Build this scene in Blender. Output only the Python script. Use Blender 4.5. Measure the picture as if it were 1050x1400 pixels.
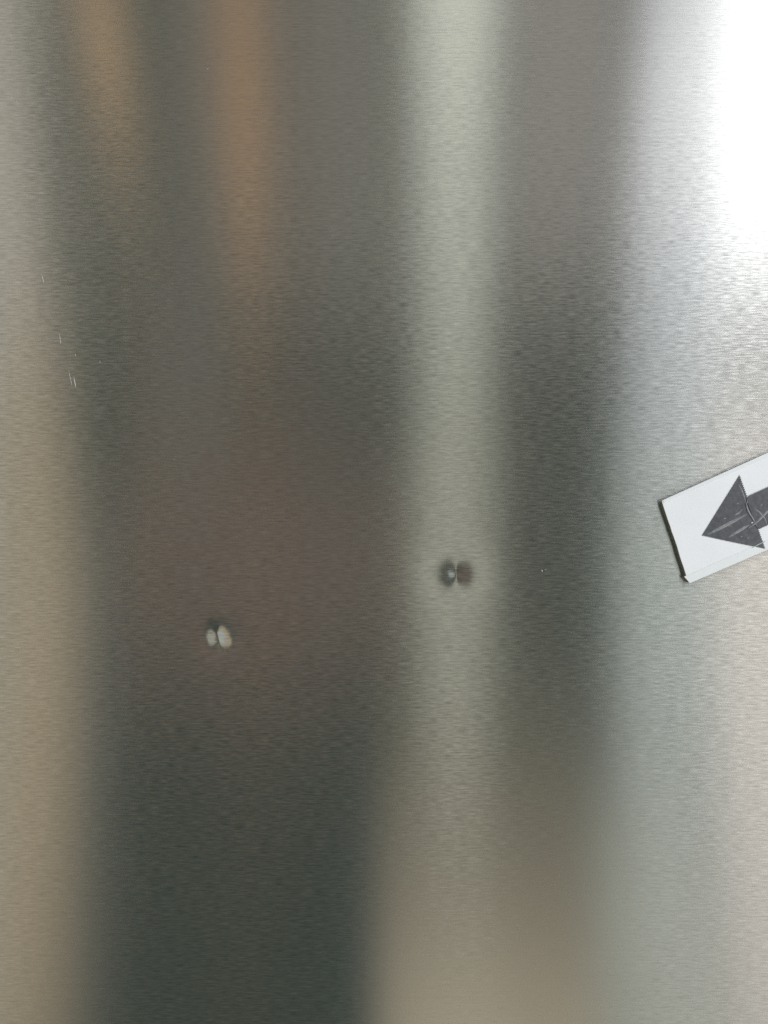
import bpy, bmesh, math, random
from mathutils import Vector, noise

# Brushed stainless steel panel (upright, facing -Y) with two small dents and a
# taped arrow marker.  All lengths in metres; the view is about 13 cm wide.
scene = bpy.context.scene
for o in list(bpy.data.objects):
    bpy.data.objects.remove(o)
col = scene.collection

# ------------------------------------------------------------------ camera
DIST = 0.1375
cam_data = bpy.data.cameras.new('camera')
cam_data.sensor_fit = 'VERTICAL'
cam_data.sensor_height = 24.0
cam_data.lens = 24.0 * DIST / 0.175
cam_data.clip_start = 0.005
cam_data.clip_end = 50.0
cam = bpy.data.objects.new('camera', cam_data)
cam.location = (0.0, -DIST, 0.0)
cam.rotation_euler = (math.radians(90), 0, 0)
col.objects.link(cam)
scene.camera = cam

# ------------------------------------------------------------------- world
world = bpy.data.worlds.new('World')
scene.world = world
world.use_nodes = True
bg = world.node_tree.nodes['Background']
WORLD = (0.061, 0.082, 0.070)
bg.inputs['Color'].default_value = (*WORLD, 1)
bg.inputs['Strength'].default_value = 1.0

# ------------------------------------------------------------------- lamps
# name, centre (x, y, z), size (wide, tall), roll in degrees, RADIANCE (r, g, b), shape
LAMPS = [
    #LAMPS_BEGIN
    ('window_daylight', (0.841, -1.5, 0.997), (0.268, 0.983), -3, (3.300, 3.400, 3.500), 'RECTANGLE'),
    ('strip_fill_right', (2.501, -1.5, 0.521), (2.962, 2.828), 0, (4.600, 4.750, 5.050), 'RECTANGLE'),  # out-of-view panel added to brighten the white strip
    ('grey_band_fill_high', (0.618, -1.5, 0.945), (0.179, 0.789), -3, (1.392, 1.406, 1.490), 'RECTANGLE'),  # this and the next rows: added panels standing in for a pale reflected surface
    ('grey_band_fill_middle', (0.595, -1.5, 0.335), (0.180, 0.432), 0, (0.538, 0.571, 0.625), 'RECTANGLE'),
    ('grey_band_fill_low', (0.578, -1.5, -0.275), (0.199, 0.789), 0, (0.397, 0.439, 0.410), 'RECTANGLE'),
    ('grey_band_fill_foot', (0.555, -1.5, -1.079), (0.231, 0.819), 2, (0.584, 0.587, 0.515), 'RECTANGLE'),
    ('lower_right_fill', (0.852, -1.5, -0.640), (0.335, 1.697), 0, (0.793, 0.722, 0.655), 'RECTANGLE'),  # added panel under the window, brightens the lower right reflection
    ('strip_light', (0.158, -1.5, 2.553), (0.271, 2.635), 0, (0.289, 0.298, 0.268), 'ELLIPSE'),
    ('strip_light_low', (0.149, -1.5, 1.139), (0.194, 0.521), 0, (1.283, 1.309, 1.181), 'ELLIPSE'),
    ('strip_light_middle', (0.146, -1.5, 0.655), (0.182, 0.595), 0, (0.641, 0.654, 0.590), 'ELLIPSE'),
    ('streak_fill_foot', (0.147, -1.5, -0.045), (0.167, 1.042), 0, (0.367, 0.356, 0.301), 'ELLIPSE'),  # extra panel added so the central streak fades more slowly downwards
    ('warm_bulb', (-0.576, -1.5, 0.983), (0.071, 0.328), 0, (1.305, 0.796, 0.391), 'ELLIPSE'),
    ('warm_pendant', (-0.292, -1.5, 0.908), (0.068, 0.863), 0, (0.617, 0.346, 0.160), 'ELLIPSE'),
    ('left_band_fill', (-0.785, -1.5, 1.139), (0.095, 1.593), 2, (0.685, 0.600, 0.523), 'RECTANGLE'),  # this and the next rows: panels added for the pale reflected strip at left
    ('left_band_fill_middle', (-0.744, -1.5, 0.149), (0.176, 0.357), 0, (0.394, 0.292, 0.184), 'RECTANGLE'),
    ('left_band_fill_low', (-0.735, -1.5, -0.834), (0.194, 1.608), -1, (0.415, 0.308, 0.195), 'RECTANGLE'),
    ('left_band_fill_edge', (-0.604, -1.5, -0.834), (0.068, 1.608), -1, (0.061, 0.066, 0.075), 'RECTANGLE'),  # added dim panel that only softens the edge of the left strip
    ('brown_patch_fill', (-0.268, -1.5, -0.112), (0.670, 0.521), 0, (0.158, 0.089, 0.073), 'ELLIPSE'),  # added dim panel for the brownish patch, in place of a reflected wall
    ('pale_streak_fill', (-0.407, -1.5, 0.231), (0.168, 0.640), 0, (0.142, 0.120, 0.104), 'RECTANGLE'),  # added panel for the paler upright streak in the reflection
    ('tan_band_fill', (0.238, -1.5, -0.737), (0.491, 0.402), 0, (0.215, 0.163, 0.114), 'RECTANGLE'),  # this row and the next: panels added to light the lower tan reflection
    ('tan_band_fill_near', (0.238, -1.5, -1.325), (0.491, 0.774), 0, (0.667, 0.567, 0.420), 'RECTANGLE'),
    ('tan_band_fill_edge', (-0.040, -1.5, -1.124), (0.066, 1.176), 0, (0.014, 0.022, 0.027), 'RECTANGLE'),  # added faint panel softening the left side of the tan area
    ('upper_band_fill_left', (-0.566, -1.5, 1.079), (0.283, 1.414), 2, (0.127, 0.112, 0.095), 'RECTANGLE'),  # this and the next rows: dim panels added to lift the upper reflected background
    ('upper_band_fill_middle', (-0.290, -1.5, 1.079), (0.298, 1.414), 1, (0.223, 0.178, 0.151), 'RECTANGLE'),
    ('upper_band_fill_centre', (-0.048, -1.5, 1.079), (0.188, 1.414), 0, (0.241, 0.215, 0.189), 'RECTANGLE'),
    ('upper_band_fill_right', (0.386, -1.5, 1.116), (0.250, 1.340), -1, (0.402, 0.362, 0.344), 'RECTANGLE'),
    ('dent_fill_left', (-1.923, -1.5, 0.298), (2.182, 4.466), 0, (0.460, 0.500, 0.470), 'RECTANGLE'),  # unseen pale panel added to light the left dent and the white strip
    #LAMPS_END
]
for name, loc, size, roll, rad, shape in LAMPS:
    ld = bpy.data.lights.new(name, 'AREA')
    ld.shape = shape
    ld.size, ld.size_y = size
    m = max(rad)
    area = size[0] * size[1] * (math.pi / 4 if shape == 'ELLIPSE' else 1.0)
    ld.energy = m * area * math.pi          # emitted power of a Lambertian panel
    ld.color = tuple(c / m for c in rad)
    lo = bpy.data.objects.new(name, ld)
    lo.location = loc
    lo.rotation_euler = (math.radians(90), 0, 0)   # shines towards +Y
    lo.rotation_euler.rotate_axis('Z', math.radians(roll))
    col.objects.link(lo)

# ---------------------------------------------------------------- exposure
vs = scene.view_settings
vs.view_transform = 'Standard'
vs.look = 'None'
vs.exposure = 0.0
vs.gamma = 1.0
vs.use_curve_mapping = False
scene.render.engine = 'CYCLES'
scene.cycles.use_denoising = False
scene.cycles.max_bounces = 6
scene.cycles.caustics_reflective = False
scene.cycles.caustics_refractive = False

# ----------------------------------------------------------------- helpers
MM = 0.001
U = 0.125 * MM          # one photo pixel on the panel plane


def P(px, py, depth=0.0):
    """A place on the panel given as distances measured on the photograph, at a height above the panel."""
    k = (DIST - depth) / DIST
    return Vector(((px - 525) * U * k, -depth, (700 - py) * U * k))


def tag(o, label=None, cat=None, group=None, kind=None):
    if label: o['label'] = label
    if cat: o['category'] = cat
    if group: o['group'] = group
    if kind: o['kind'] = kind
    return o


def mesh_obj(name, verts, faces, mat, parent=None, smooth=False):
    me = bpy.data.meshes.new(name)
    me.from_pydata([tuple(v) for v in verts], [], faces)
    me.update()
    if smooth:
        me.polygons.foreach_set('use_smooth', [True] * len(me.polygons))
    me.materials.append(mat)
    o = bpy.data.objects.new(name, me)
    col.objects.link(o)
    o.parent = parent
    return o


class N:
    """Small node-tree builder."""
    def __init__(self, name):
        self.mat = bpy.data.materials.new(name)
        self.mat.use_nodes = True
        self.t = self.mat.node_tree
        self.t.nodes.clear()
        self.out = self.t.nodes.new('ShaderNodeOutputMaterial')

    def n(self, kind, **kw):
        nd = self.t.nodes.new(kind)
        for k, v in kw.items():
            setattr(nd, k, v)
        return nd

    def l(self, a, b):
        self.t.links.new(a, b)

    def put(self, sock, v):
        if isinstance(v, bpy.types.NodeSocket):
            self.l(v, sock)
        else:
            sock.default_value = v

    def math(self, op, a, b=0.0, clamp=False):
        nd = self.n('ShaderNodeMath', operation=op, use_clamp=clamp)
        self.put(nd.inputs[0], a); self.put(nd.inputs[1], b)
        return nd.outputs[0]

    def noise(self, vec, scale3, detail=2.0, rough=0.5, offset=(0, 0, 0)):
        mp = self.n('ShaderNodeMapping')
        mp.inputs['Scale'].default_value = scale3
        mp.inputs['Location'].default_value = offset
        self.l(vec, mp.inputs['Vector'])
        nz = self.n('ShaderNodeTexNoise')
        nz.inputs['Scale'].default_value = 1.0
        nz.inputs['Detail'].default_value = detail
        nz.inputs['Roughness'].default_value = rough
        self.l(mp.outputs[0], nz.inputs['Vector'])
        return nz.outputs['Fac']


# --------------------------------------------------------------- materials
def steel_material():
    b = N('brushed_steel')
    co = b.n('ShaderNodeTexCoord').outputs['Object']
    # grinding marks: short horizontal lines, thin across
    g1 = b.noise(co, (420, 1, 4000), 0.0, 0.5)
    g2 = b.noise(co, (760, 1, 5600), 0.0, 0.5, (3.1, 0, 7.7))
    g3 = b.noise(co, (32, 1, 4600), 1.0, 0.5, (9.1, 0, 1.7))
    wob_x = b.noise(co, (16, 1, 9), 1.0, 0.5, (1.3, 0, 4.2))
    wob_z = b.noise(co, (22, 1, 14), 1.0, 0.5, (6.3, 0, 2.2))
    sz = b.math('ADD',
                b.math('ADD', b.math('MULTIPLY', b.math('SUBTRACT', g1, 0.5), GRAIN_A),
                       b.math('MULTIPLY', b.math('SUBTRACT', g2, 0.5), GRAIN_B)),
                b.math('ADD', b.math('MULTIPLY', b.math('SUBTRACT', g3, 0.5), GRAIN_C),
                       b.math('MULTIPLY', b.math('SUBTRACT', wob_z, 0.5), 0.02)))
    sx = b.math('MULTIPLY', b.math('SUBTRACT', wob_x, 0.5), 0.012)
    cv = b.n('ShaderNodeCombineXYZ')
    b.l(sx, cv.inputs[0]); b.l(sz, cv.inputs[2])
    geo = b.n('ShaderNodeNewGeometry')
    add = b.n('ShaderNodeVectorMath', operation='ADD')
    b.l(geo.outputs['Normal'], add.inputs[0]); b.l(cv.outputs[0], add.inputs[1])
    nrm = b.n('ShaderNodeVectorMath', operation='NORMALIZE')
    b.l(add.outputs[0], nrm.inputs[0])
    tang = b.n('ShaderNodeCombineXYZ')
    tang.inputs[0].default_value = 1.0
    # base colour: neutral steel, faint mottling
    mott = b.noise(co, (60, 1, 45), 3.0, 0.6, (2, 0, 5))
    ramp = b.n('ShaderNodeMix', data_type='RGBA')
    b.l(mott, ramp.inputs[0])
    ramp.inputs[6].default_value = (0.595, 0.59, 0.57, 1)
    ramp.inputs[7].default_value = (0.625, 0.61, 0.59, 1)
    # grain tone: valley shade of the grinding marks painted into the base colour
    vall = b.math('ADD', b.math('MULTIPLY', b.math('ADD', g1, b.math('ADD', g2, b.math('MULTIPLY', g3, 0.45))), GRAIN_TONE), 1.0 - 1.225 * GRAIN_TONE)
    sc_ = b.n('ShaderNodeVectorMath', operation='SCALE')
    b.l(ramp.outputs[2], sc_.inputs[0]); b.l(vall, sc_.inputs['Scale'])
    colr = sc_.outputs[0]

    def lobe(ax, ay, dist):
        # Glossy node: alpha_t = r(1-a), alpha_b = r/(1-a), r = roughness^2
        r = math.sqrt(ax * ay); a = 1 - math.sqrt(ax / ay)
        nd = b.n('ShaderNodeBsdfAnisotropic')
        nd.distribution = dist
        nd.inputs['Roughness'].default_value = math.sqrt(r)
        nd.inputs['Anisotropy'].default_value = a
        b.l(colr, nd.inputs['Color'])
        b.l(nrm.outputs[0], nd.inputs['Normal'])
        b.l(tang.outputs[0], nd.inputs['Tangent'])
        return nd.outputs[0]
    narrow = lobe(*LOBE_NARROW, 'BECKMANN')
    wide = lobe(*LOBE_WIDE, 'BECKMANN')
    # share of light thrown far up and down by deeper grinding marks
    mk = b.math('MULTIPLY', b.math('SUBTRACT', g1, 0.5), GRAIN_MIX)
    mk2 = b.math('MULTIPLY', b.math('SUBTRACT', g2, 0.5), GRAIN_MIX * 0.7)
    fac = b.math('ADD', b.math('ADD', mk, mk2),
                 b.math('ADD', b.math('MULTIPLY', b.math('SUBTRACT', mott, 0.5), 0.2), WIDE_SHARE), clamp=True)
    mix = b.n('ShaderNodeMixShader')
    b.l(fac, mix.inputs[0]); b.l(narrow, mix.inputs[1]); b.l(wide, mix.inputs[2])
    b.l(mix.outputs[0], b.out.inputs['Surface'])
    return b.mat


GRAIN_A, GRAIN_B, GRAIN_C = 0.04, 0.05, 0.02
GRAIN_MIX = 0.32
GRAIN_TONE = 0.36
WIDE_SHARE = 0.42
LOBE_NARROW = (0.018, 0.07)
LOBE_WIDE = (0.021, 0.40)


def simple(name, color, rough=0.5, metal=0.0, var=0.0, scale=(900, 900, 900), spec=0.5, color2=None, bump=0.0):
    b = N(name)
    pr = b.n('ShaderNodeBsdfPrincipled')
    pr.inputs['Roughness'].default_value = rough
    pr.inputs['Metallic'].default_value = metal
    pr.inputs['Specular IOR Level'].default_value = spec
    co = b.n('ShaderNodeTexCoord').outputs['Object']
    nz = b.noise(co, scale, 4.0, 0.6)
    mx = b.n('ShaderNodeMix', data_type='RGBA')
    k = b.n('ShaderNodeMapRange')
    k.inputs[1].default_value = 0.35; k.inputs[2].default_value = 0.7
    b.l(nz, k.inputs[0])
    b.l(k.outputs[0], mx.inputs[0])
    c2 = color2 or tuple(c * (1 - var) for c in color)
    mx.inputs[6].default_value = (*color, 1)
    mx.inputs[7].default_value = (*c2, 1)
    b.l(mx.outputs[2], pr.inputs['Base Color'])
    if bump:
        bp = b.n('ShaderNodeBump')
        bp.inputs['Strength'].default_value = 0.5
        bp.inputs['Distance'].default_value = bump
        b.l(nz, bp.inputs['Height']); b.l(bp.outputs[0], pr.inputs['Normal'])
    b.l(pr.outputs[0], b.out.inputs['Surface'])
    return b.mat


STEEL = steel_material()
WHITE = simple('white_laminate', (0.89, 0.89, 0.90), 0.35, var=0.05, scale=(160, 160, 160))
RIM = simple('clear_film_edge', (0.86, 0.87, 0.87), 0.18, var=0.03)
CORE = simple('board_core', (0.5, 0.47, 0.40), 0.8, scale=(1500, 1500, 1500), color2=(0.28, 0.26, 0.21), bump=0.0001)
TAPE = simple('dark_grey_tape', (0.046, 0.048, 0.055), 0.42, scale=(1300, 1300, 1300), color2=(0.088, 0.09, 0.096), bump=0.00004)
CREASE = simple('tape_crease', (0.28, 0.29, 0.29), 0.4, scale=(2200, 2200, 2200), color2=(0.15, 0.155, 0.155))
SCUFF_GLINT = simple('tape_scuff_glint', (0.75, 0.76, 0.76), 0.4)  # white for pale scuffs, and for glints put into the colour
SCRATCH = simple('bare_scratch', (0.46, 0.45, 0.42), 0.5, metal=0.7)

# ------------------------------------------------------------- steel panel
HALF_W, HALF_H, THICK = 0.30, 0.40, 0.0012
PATCH = 88 * U          # half side of the square patch that holds a dent
dents = [
    # centre px, crease half vector px, slope deg, spread px, halo slope deg, halo spread px, rounding px, profile power
    ((297, 872), (1.6, 5.5), 8.3, 18.8, 2.3, 38.0, 0.6, 3.0, 'deep round dent with a dark crease down its bright middle'),
    ((624, 785), (0.4, 5.0), 7.6, 15.5, 1.4, 46.0, 0.8, 1.5, 'dent half pale half brown with a bright crease'),
]
cents = [P(*d[0]) for d in dents]
xs = sorted({-HALF_W, HALF_W} | {c.x + s * PATCH for c in cents for s in (-1, 1)})
zs = sorted({-HALF_H, HALF_H} | {c.z + s * PATCH for c in cents for s in (-1, 1)})
verts, idx, faces = [], {}, []
for j, z in enumerate(zs):
    for i, x in enumerate(xs):
        idx[i, j] = len(verts); verts.append((x, 0, z))
for j in range(len(zs) - 1):
    for i in range(len(xs) - 1):
        mx, mz = (xs[i] + xs[i + 1]) / 2, (zs[j] + zs[j + 1]) / 2
        if any(abs(mx - c.x) < PATCH and abs(mz - c.z) < PATCH for c in cents):
            continue
        faces.append((idx[i, j], idx[i + 1, j], idx[i + 1, j + 1], idx[i, j + 1]))
k = len(verts)
A, Bc, Cc, Dd = idx[0, 0], idx[len(xs) - 1, 0], idx[len(xs) - 1, len(zs) - 1], idx[0, len(zs) - 1]
verts += [(-HALF_W, THICK, -HALF_H), (HALF_W, THICK, -HALF_H), (HALF_W, THICK, HALF_H), (-HALF_W, THICK, HALF_H)]
faces.append((k + 3, k + 2, k + 1, k))
bot = [idx[i, 0] for i in range(len(xs))]; top = [idx[i, len(zs) - 1] for i in range(len(xs))]
lef = [idx[0, j] for j in range(len(zs))]; rig = [idx[len(xs) - 1, j] for j in range(len(zs))]
faces.append(tuple(bot[::-1]) + (k, k + 1))
faces.append(tuple(top) + (k + 2, k + 3))
faces.append(tuple(lef) + (k + 3, k))
faces.append(tuple(rig[::-1]) + (k + 1, k + 2))
panel = mesh_obj('steel_panel', verts, faces, STEEL)
tag(panel, 'upright brushed stainless steel panel with fine horizontal grain and two small dents', 'metal panel')


def profile(slope_deg, spread, rnd, power=2.0):
    """Depth (px) against distance (px): steep at the middle, easing out to nothing."""
    S = math.tan(math.radians(slope_deg))
    step, out, h = 0.25, [0.0], 0.0
    R = 87.0
    for q in range(int(R / step)):
        d = (q + 0.5) * step
        s = S * math.exp(-(d / spread) ** power) * (1 - math.exp(-(d / rnd) ** 2))
        s *= max(0.0, 1 - (d / R) ** 4)
        h += s * step
        out.append(h)
    tot = out[-1]
    return lambda d: (tot - out[min(int(d / step), len(out) - 2)] -
                      (out[min(int(d / step), len(out) - 2) + 1] - out[min(int(d / step), len(out) - 2)]) * ((d / step) % 1.0)) if d < R - 0.5 else 0.0


GRID = 176
for (cpx, cre, sl, sp, hs, hsp, rnd, pw, lab), c in zip(dents, cents):
    f1, f2 = profile(sl, sp, rnd, pw), profile(hs, hsp, 6.0)
    vs_, fs_ = [], []
    L2 = cre[0] ** 2 + cre[1] ** 2
    for j in range(GRID + 1):
        for i in range(GRID + 1):
            x = (i / GRID - 0.5) * 2 * PATCH; z = (j / GRID - 0.5) * 2 * PATCH
            ux, uz = x / U, z / U
            # distance to the crease (leaning like a backslash)
            t = max(-1.0, min(1.0, (-ux * cre[0] + uz * cre[1]) / L2))
            d = math.hypot(ux + t * cre[0], uz - t * cre[1])
            edge = min(1.0, max(0.0, (87.0 - max(abs(ux), abs(uz))) / 20.0))
            mixc = 0.95 if sl > 8 else 0.6
            h = (mixc * f1(d) + (1 - mixc) * f1(math.hypot(ux, uz)) + f2(math.hypot(ux, uz))) * (edge * edge * (3 - 2 * edge))
            # puckered metal: small uneven wrinkles close to the crease, and a dent that is not quite round
            r = math.hypot(ux, uz)
            w = math.exp(-(r / sp) ** 4) * sl / 12.0
            h += w * (0.09 * noise.noise((ux * 0.10 + sl, uz * 0.33, 1.7)) + 0.35 * noise.noise((ux * 0.07, uz * 0.07, sl)))
            vs_.append((c.x + x, h * U, c.z + z))
    for j in range(GRID):
        for i in range(GRID):
            a = j * (GRID + 1) + i
            fs_.append((a, a + 1, a + GRID + 2, a + GRID + 1))
    dn = mesh_obj('dent', vs_, fs_, STEEL, panel, smooth=True)
    tag(dn, lab)

# ---------------------------------------------------------------- scratches
def ridge(name, pts, width, height, mat, parent, base=0.0, sink=0.00002):
    """A thin lens-shaped ridge along a polyline of panel points (photo px), tapering at both ends."""
    vs_, fs_ = [], []
    n = len(pts)
    ps = [P(x, y, base) for x, y in pts]
    for q, p in enumerate(ps):
        a = ps[max(q - 1, 0)]; b2 = ps[min(q + 1, n - 1)]
        d = (b2 - a).normalized(); side = Vector((-d.z, 0, d.x))
        w = width * U / 2 * (0.25 + 0.75 * math.sin(math.pi * (q + 0.15) / (n - 0.7)))
        vs_ += [p + side * w + Vector((0, sink, 0)), p + Vector((0, -height, 0)), p - side * w + Vector((0, sink, 0))]
    for q in range(n - 1):
        a, b2 = q * 3, q * 3 + 3
        fs_ += [(a, a + 1, b2 + 1, b2), (a + 1, a + 2, b2 + 2, b2 + 1)]
    fs_ += [(0, 2, 1), ((n - 1) * 3, (n - 1) * 3 + 1, (n - 1) * 3 + 2)]
    o = mesh_obj(name, vs_, fs_, mat, parent, smooth=False)
    return o


def line(x0, y0, x1, y1, n=4, bend=0.0):
    L = math.hypot(x1 - x0, y1 - y0) or 1
    nx, ny = -(y1 - y0) / L, (x1 - x0) / L
    return [(x0 + (x1 - x0) * q / (n - 1) + nx * bend * math.sin(math.pi * q / (n - 1)),
             y0 + (y1 - y0) * q / (n - 1) + ny * bend * math.sin(math.pi * q / (n - 1))) for q in range(n)]


for x0, y0, x1, y1, w in [(56.5, 374, 60, 387, 1.3), (81, 456, 83, 470, 1.1), (93.5, 506, 98.5, 527, 1.0),
                          (100.5, 514, 103.7, 530, 1.3), (91, 561.5, 94.5, 562, 1.2), (136.3, 493, 136.8, 496, 0.9),
                          (102.8, 484, 103.2, 487, 0.9), (740.5, 778.5, 741.5, 782, 1.8), (744.5, 778.5, 747, 779.5, 1.5),
                          (282, 95, 286, 93, 1.4), (340, 373, 344, 374, 1.3), (721, 212, 730, 207.5, 1.0),
                          (833, 184, 837, 181, 1.2), (237, 627, 238.5, 629, 1.0)]:
    ridge('scratch', line(x0, y0, x1, y1), w, 0.00004, SCRATCH, panel)

# ------------------------------------------------------------- arrow marker
T = 1.25 * MM
marker = bpy.data.objects.new('arrow_marker', None)
marker.empty_display_size = 0.01
marker.location = P(904, 798)
col.objects.link(marker)
tag(marker, 'tilted white strip with a dark grey tape arrow pointing left, stuck to the steel', 'arrow sign')


def sub(o):
    """Keep a marker part where it was built although its parent is not at the origin."""
    o.matrix_parent_inverse = marker.matrix_world.inverted()
    return o


bpy.context.view_layer.update()


def slab(name, pts, d0, d1, mat, parent, bevel=0.0, segs=2):
    """Prism on the panel: outline in photo px taken at depth d1, standing between heights d0 and d1."""
    bm = bmesh.new()
    q = [P(x, y, d1) for x, y in pts]
    lo = [bm.verts.new((p.x, -d0, p.z)) for p in q]
    hi = [bm.verts.new((p.x, -d1, p.z)) for p in q]
    n = len(q)
    fr = bm.faces.new(hi)
    bm.faces.new(lo[::-1])
    for i in range(n):
        bm.faces.new((lo[i], lo[(i + 1) % n], hi[(i + 1) % n], hi[i]))
    bmesh.ops.recalc_face_normals(bm, faces=bm.faces[:])
    if bevel:
        bmesh.ops.bevel(bm, geom=[e for e in fr.edges], offset=bevel, segments=segs, profile=0.5, affect='EDGES')
    me = bpy.data.meshes.new(name)
    bm.to_mesh(me); bm.free()
    me.materials.append(mat)
    o = bpy.data.objects.new(name, me)
    col.objects.link(o)
    o.parent = parent
    return o


FAR = 300.0   # how far the strip runs on to the right, px
ex, ey = 147.0, -66.5
tl, bl = (904.5, 684.5), (942.0, 798.0)
tr = (tl[0] + FAR, tl[1] + FAR * ey / ex)
br = (bl[0] + FAR - 5, bl[1] + (FAR - 5) * -46.5 / 108)
rng = random.Random(4)
edge = []
for q in range(1, 16):
    t = q / 16
    edge.append((bl[0] + (tl[0] - bl[0]) * t + rng.uniform(-0.45, 0.35), bl[1] + (tl[1] - bl[1]) * t))
outline = [tl, tr, br, bl] + edge
inset = [(tl[0] + 0.8, tl[1] + 2.2), (tr[0], tr[1] + 2.5), (br[0], br[1] - 2.5), (bl[0] - 0.8, bl[1] - 2.2)] + edge
core = sub(slab('board_core', inset, 0.00002, T * 0.93, CORE, marker))
face = sub(slab('white_face', outline, T * 0.93, T, WHITE, marker, bevel=0.00005, segs=1))
# white paper wrapped down both long sides
sub(slab('side_wrap', [(tl[0] + 3, tl[1] - 0.9), (tr[0] - 1, tr[1] + 0.5), (tr[0] - 1, tr[1] + 2.2), (tl[0] + 3, tl[1] + 0.9)], T * 0.1, T * 0.92, WHITE, marker))
sub(slab('side_wrap', [(bl[0] + 1, bl[1] - 0.9), (bl[0] + 1, bl[1] - 2.4), (br[0] - 1, br[1] - 2.2), (br[0] - 1, br[1] - 0.5)], T * 0.1, T * 0.92, WHITE, marker))


def along(o, t, dx, dy):
    return (o[0] + t * dx, o[1] + t * dy)


# clear film folded over the long edges
su = (ex / math.hypot(ex, ey), ey / math.hypot(ex, ey))
sb = (108 / math.hypot(108, 46.5), -46.5 / math.hypot(108, 46.5))
nt = (-su[1], su[0]); nb = (sb[1], -sb[0])
top_strip = [along(tl, 1.0, *su), along(tl, FAR * 1.08, *su), along(along(tl, FAR * 1.08, *su), 6.5, *nt), along(along(tl, 2.0, *su), 4.5, *nt)]
sub(slab('film_edge', top_strip, T, T + 0.00006, RIM, marker, bevel=0.00004))
bot_strip = [along(bl, 1.5, *sb), along(bl, FAR * 1.05, *sb), along(along(bl, FAR * 1.05, *sb), 15, *nb), along(along(bl, -2.5, *sb), 11.5, *nb)]
sub(slab('film_edge', bot_strip, T, T + 0.00005, RIM, marker, bevel=0.00004))


def saw(a, b2, n, amp, side):
    """Serrated cut from a to b2 (tape dispenser teeth)."""
    dx, dy = b2[0] - a[0], b2[1] - a[1]
    L = math.hypot(dx, dy); nx, ny = -dy / L * side, dx / L * side
    out = []
    for q in range(n):
        t0, t1 = q / n, (q + 0.5) / n
        out.append((a[0] + dx * t0, a[1] + dy * t0))
        out.append((a[0] + dx * t1 + nx * amp, a[1] + dy * t1 + ny * amp))
    out.append(b2)
    return out


tip, hup, hdn = (960.3, 732.0), (1011.8, 649.2), (1047.0, 750.5)
head_pts = [tip] + saw(hup, hdn, 36, 1.5, 1.0) + [(1034, 747.5), (1022, 745.2), (1010, 742.8), (985, 737.5)]
head = sub(slab('arrowhead_tape', head_pts, T + 0.00002, T + 0.00012, TAPE, marker))
shaft_pts = [(1020.5, 683.0), (1024.5, 677.8), (1050, 666.2), (1150, 621.5), (1168, 664.5), (1050, 717.6), (1038.5, 723.2), (1032.5, 716)]
shaft = sub(slab('shaft_tape', shaft_pts, T + 0.00012, T + 0.00021, TAPE, marker))


def crease(pts, w, h, mat, parent, base):
    return ridge('crease', pts, w, h, mat, parent, base, sink=0.00001)


def zc(*pts):
    return [(860 + x / 5.526, 580 + y / 5.526) for x, y in pts]


HB, SB = T + 0.00012, T + 0.00021
def dens(pts, n=10):
    """Resample a polyline evenly."""
    out = []
    Ls = [math.dist(a, b2) for a, b2 in zip(pts, pts[1:])]
    tot = sum(Ls)
    for q in range(n):
        s = tot * q / (n - 1)
        for a, b2, L in zip(pts, pts[1:], Ls):
            if s <= L + 1e-9:
                out.append((a[0] + (b2[0] - a[0]) * s / L, a[1] + (b2[1] - a[1]) * s / L)); break
            s -= L
    return out


crease(dens(zc((588, 836), (700, 780), (800, 728), (890, 680))), 5.2, 0.00006, CREASE, head, HB)
crease(dens(zc((750, 856), (840, 800), (920, 756))), 4.2, 0.00005, CREASE, head, HB)
crease(dens(zc((818, 440), (852, 500), (872, 560), (884, 612))), 2.6, 0.00006, CREASE, head, HB)
crease(dens(zc((905, 548), (884, 612), (905, 665), (940, 720), (975, 790))), 2.2, 0.00003, CREASE, shaft, SB)
crease(dens(zc((895, 790), (960, 745), (1050, 655), (1130, 590))), 3.6, 0.00005, CREASE, shaft, SB)
crease(dens(zc((940, 630), (985, 665), (1030, 720), (1040, 770))), 2.6, 0.00004, CREASE, shaft, SB)
crease(dens(zc((860, 640), (830, 670), (790, 690))), 2.6, 0.00004, CREASE, head, HB)
crease(dens(zc((930, 935), (985, 905), (1030, 885))), 1.2, 0.00005, SCUFF_GLINT, head, HB)
for x, y, w in ((716, 766, 1.2), (930, 744, 2.0), (725, 712, 0.9), (868, 776, 0.9), (820, 600, 0.8), (900, 860, 0.8), (760, 770, 0.7), (1000, 610, 0.8), (850, 850, 0.7)):
    p0 = zc((x - 9, y + 4), (x + 9, y - 4))
    o = ridge('scuff_glint', dens(p0, 3), w, 0.00006, SCUFF_GLINT, head if x < 900 else shaft, HB if x < 900 else SB, sink=0.00001)  # short white ridges: scuffs, some of them painted glints
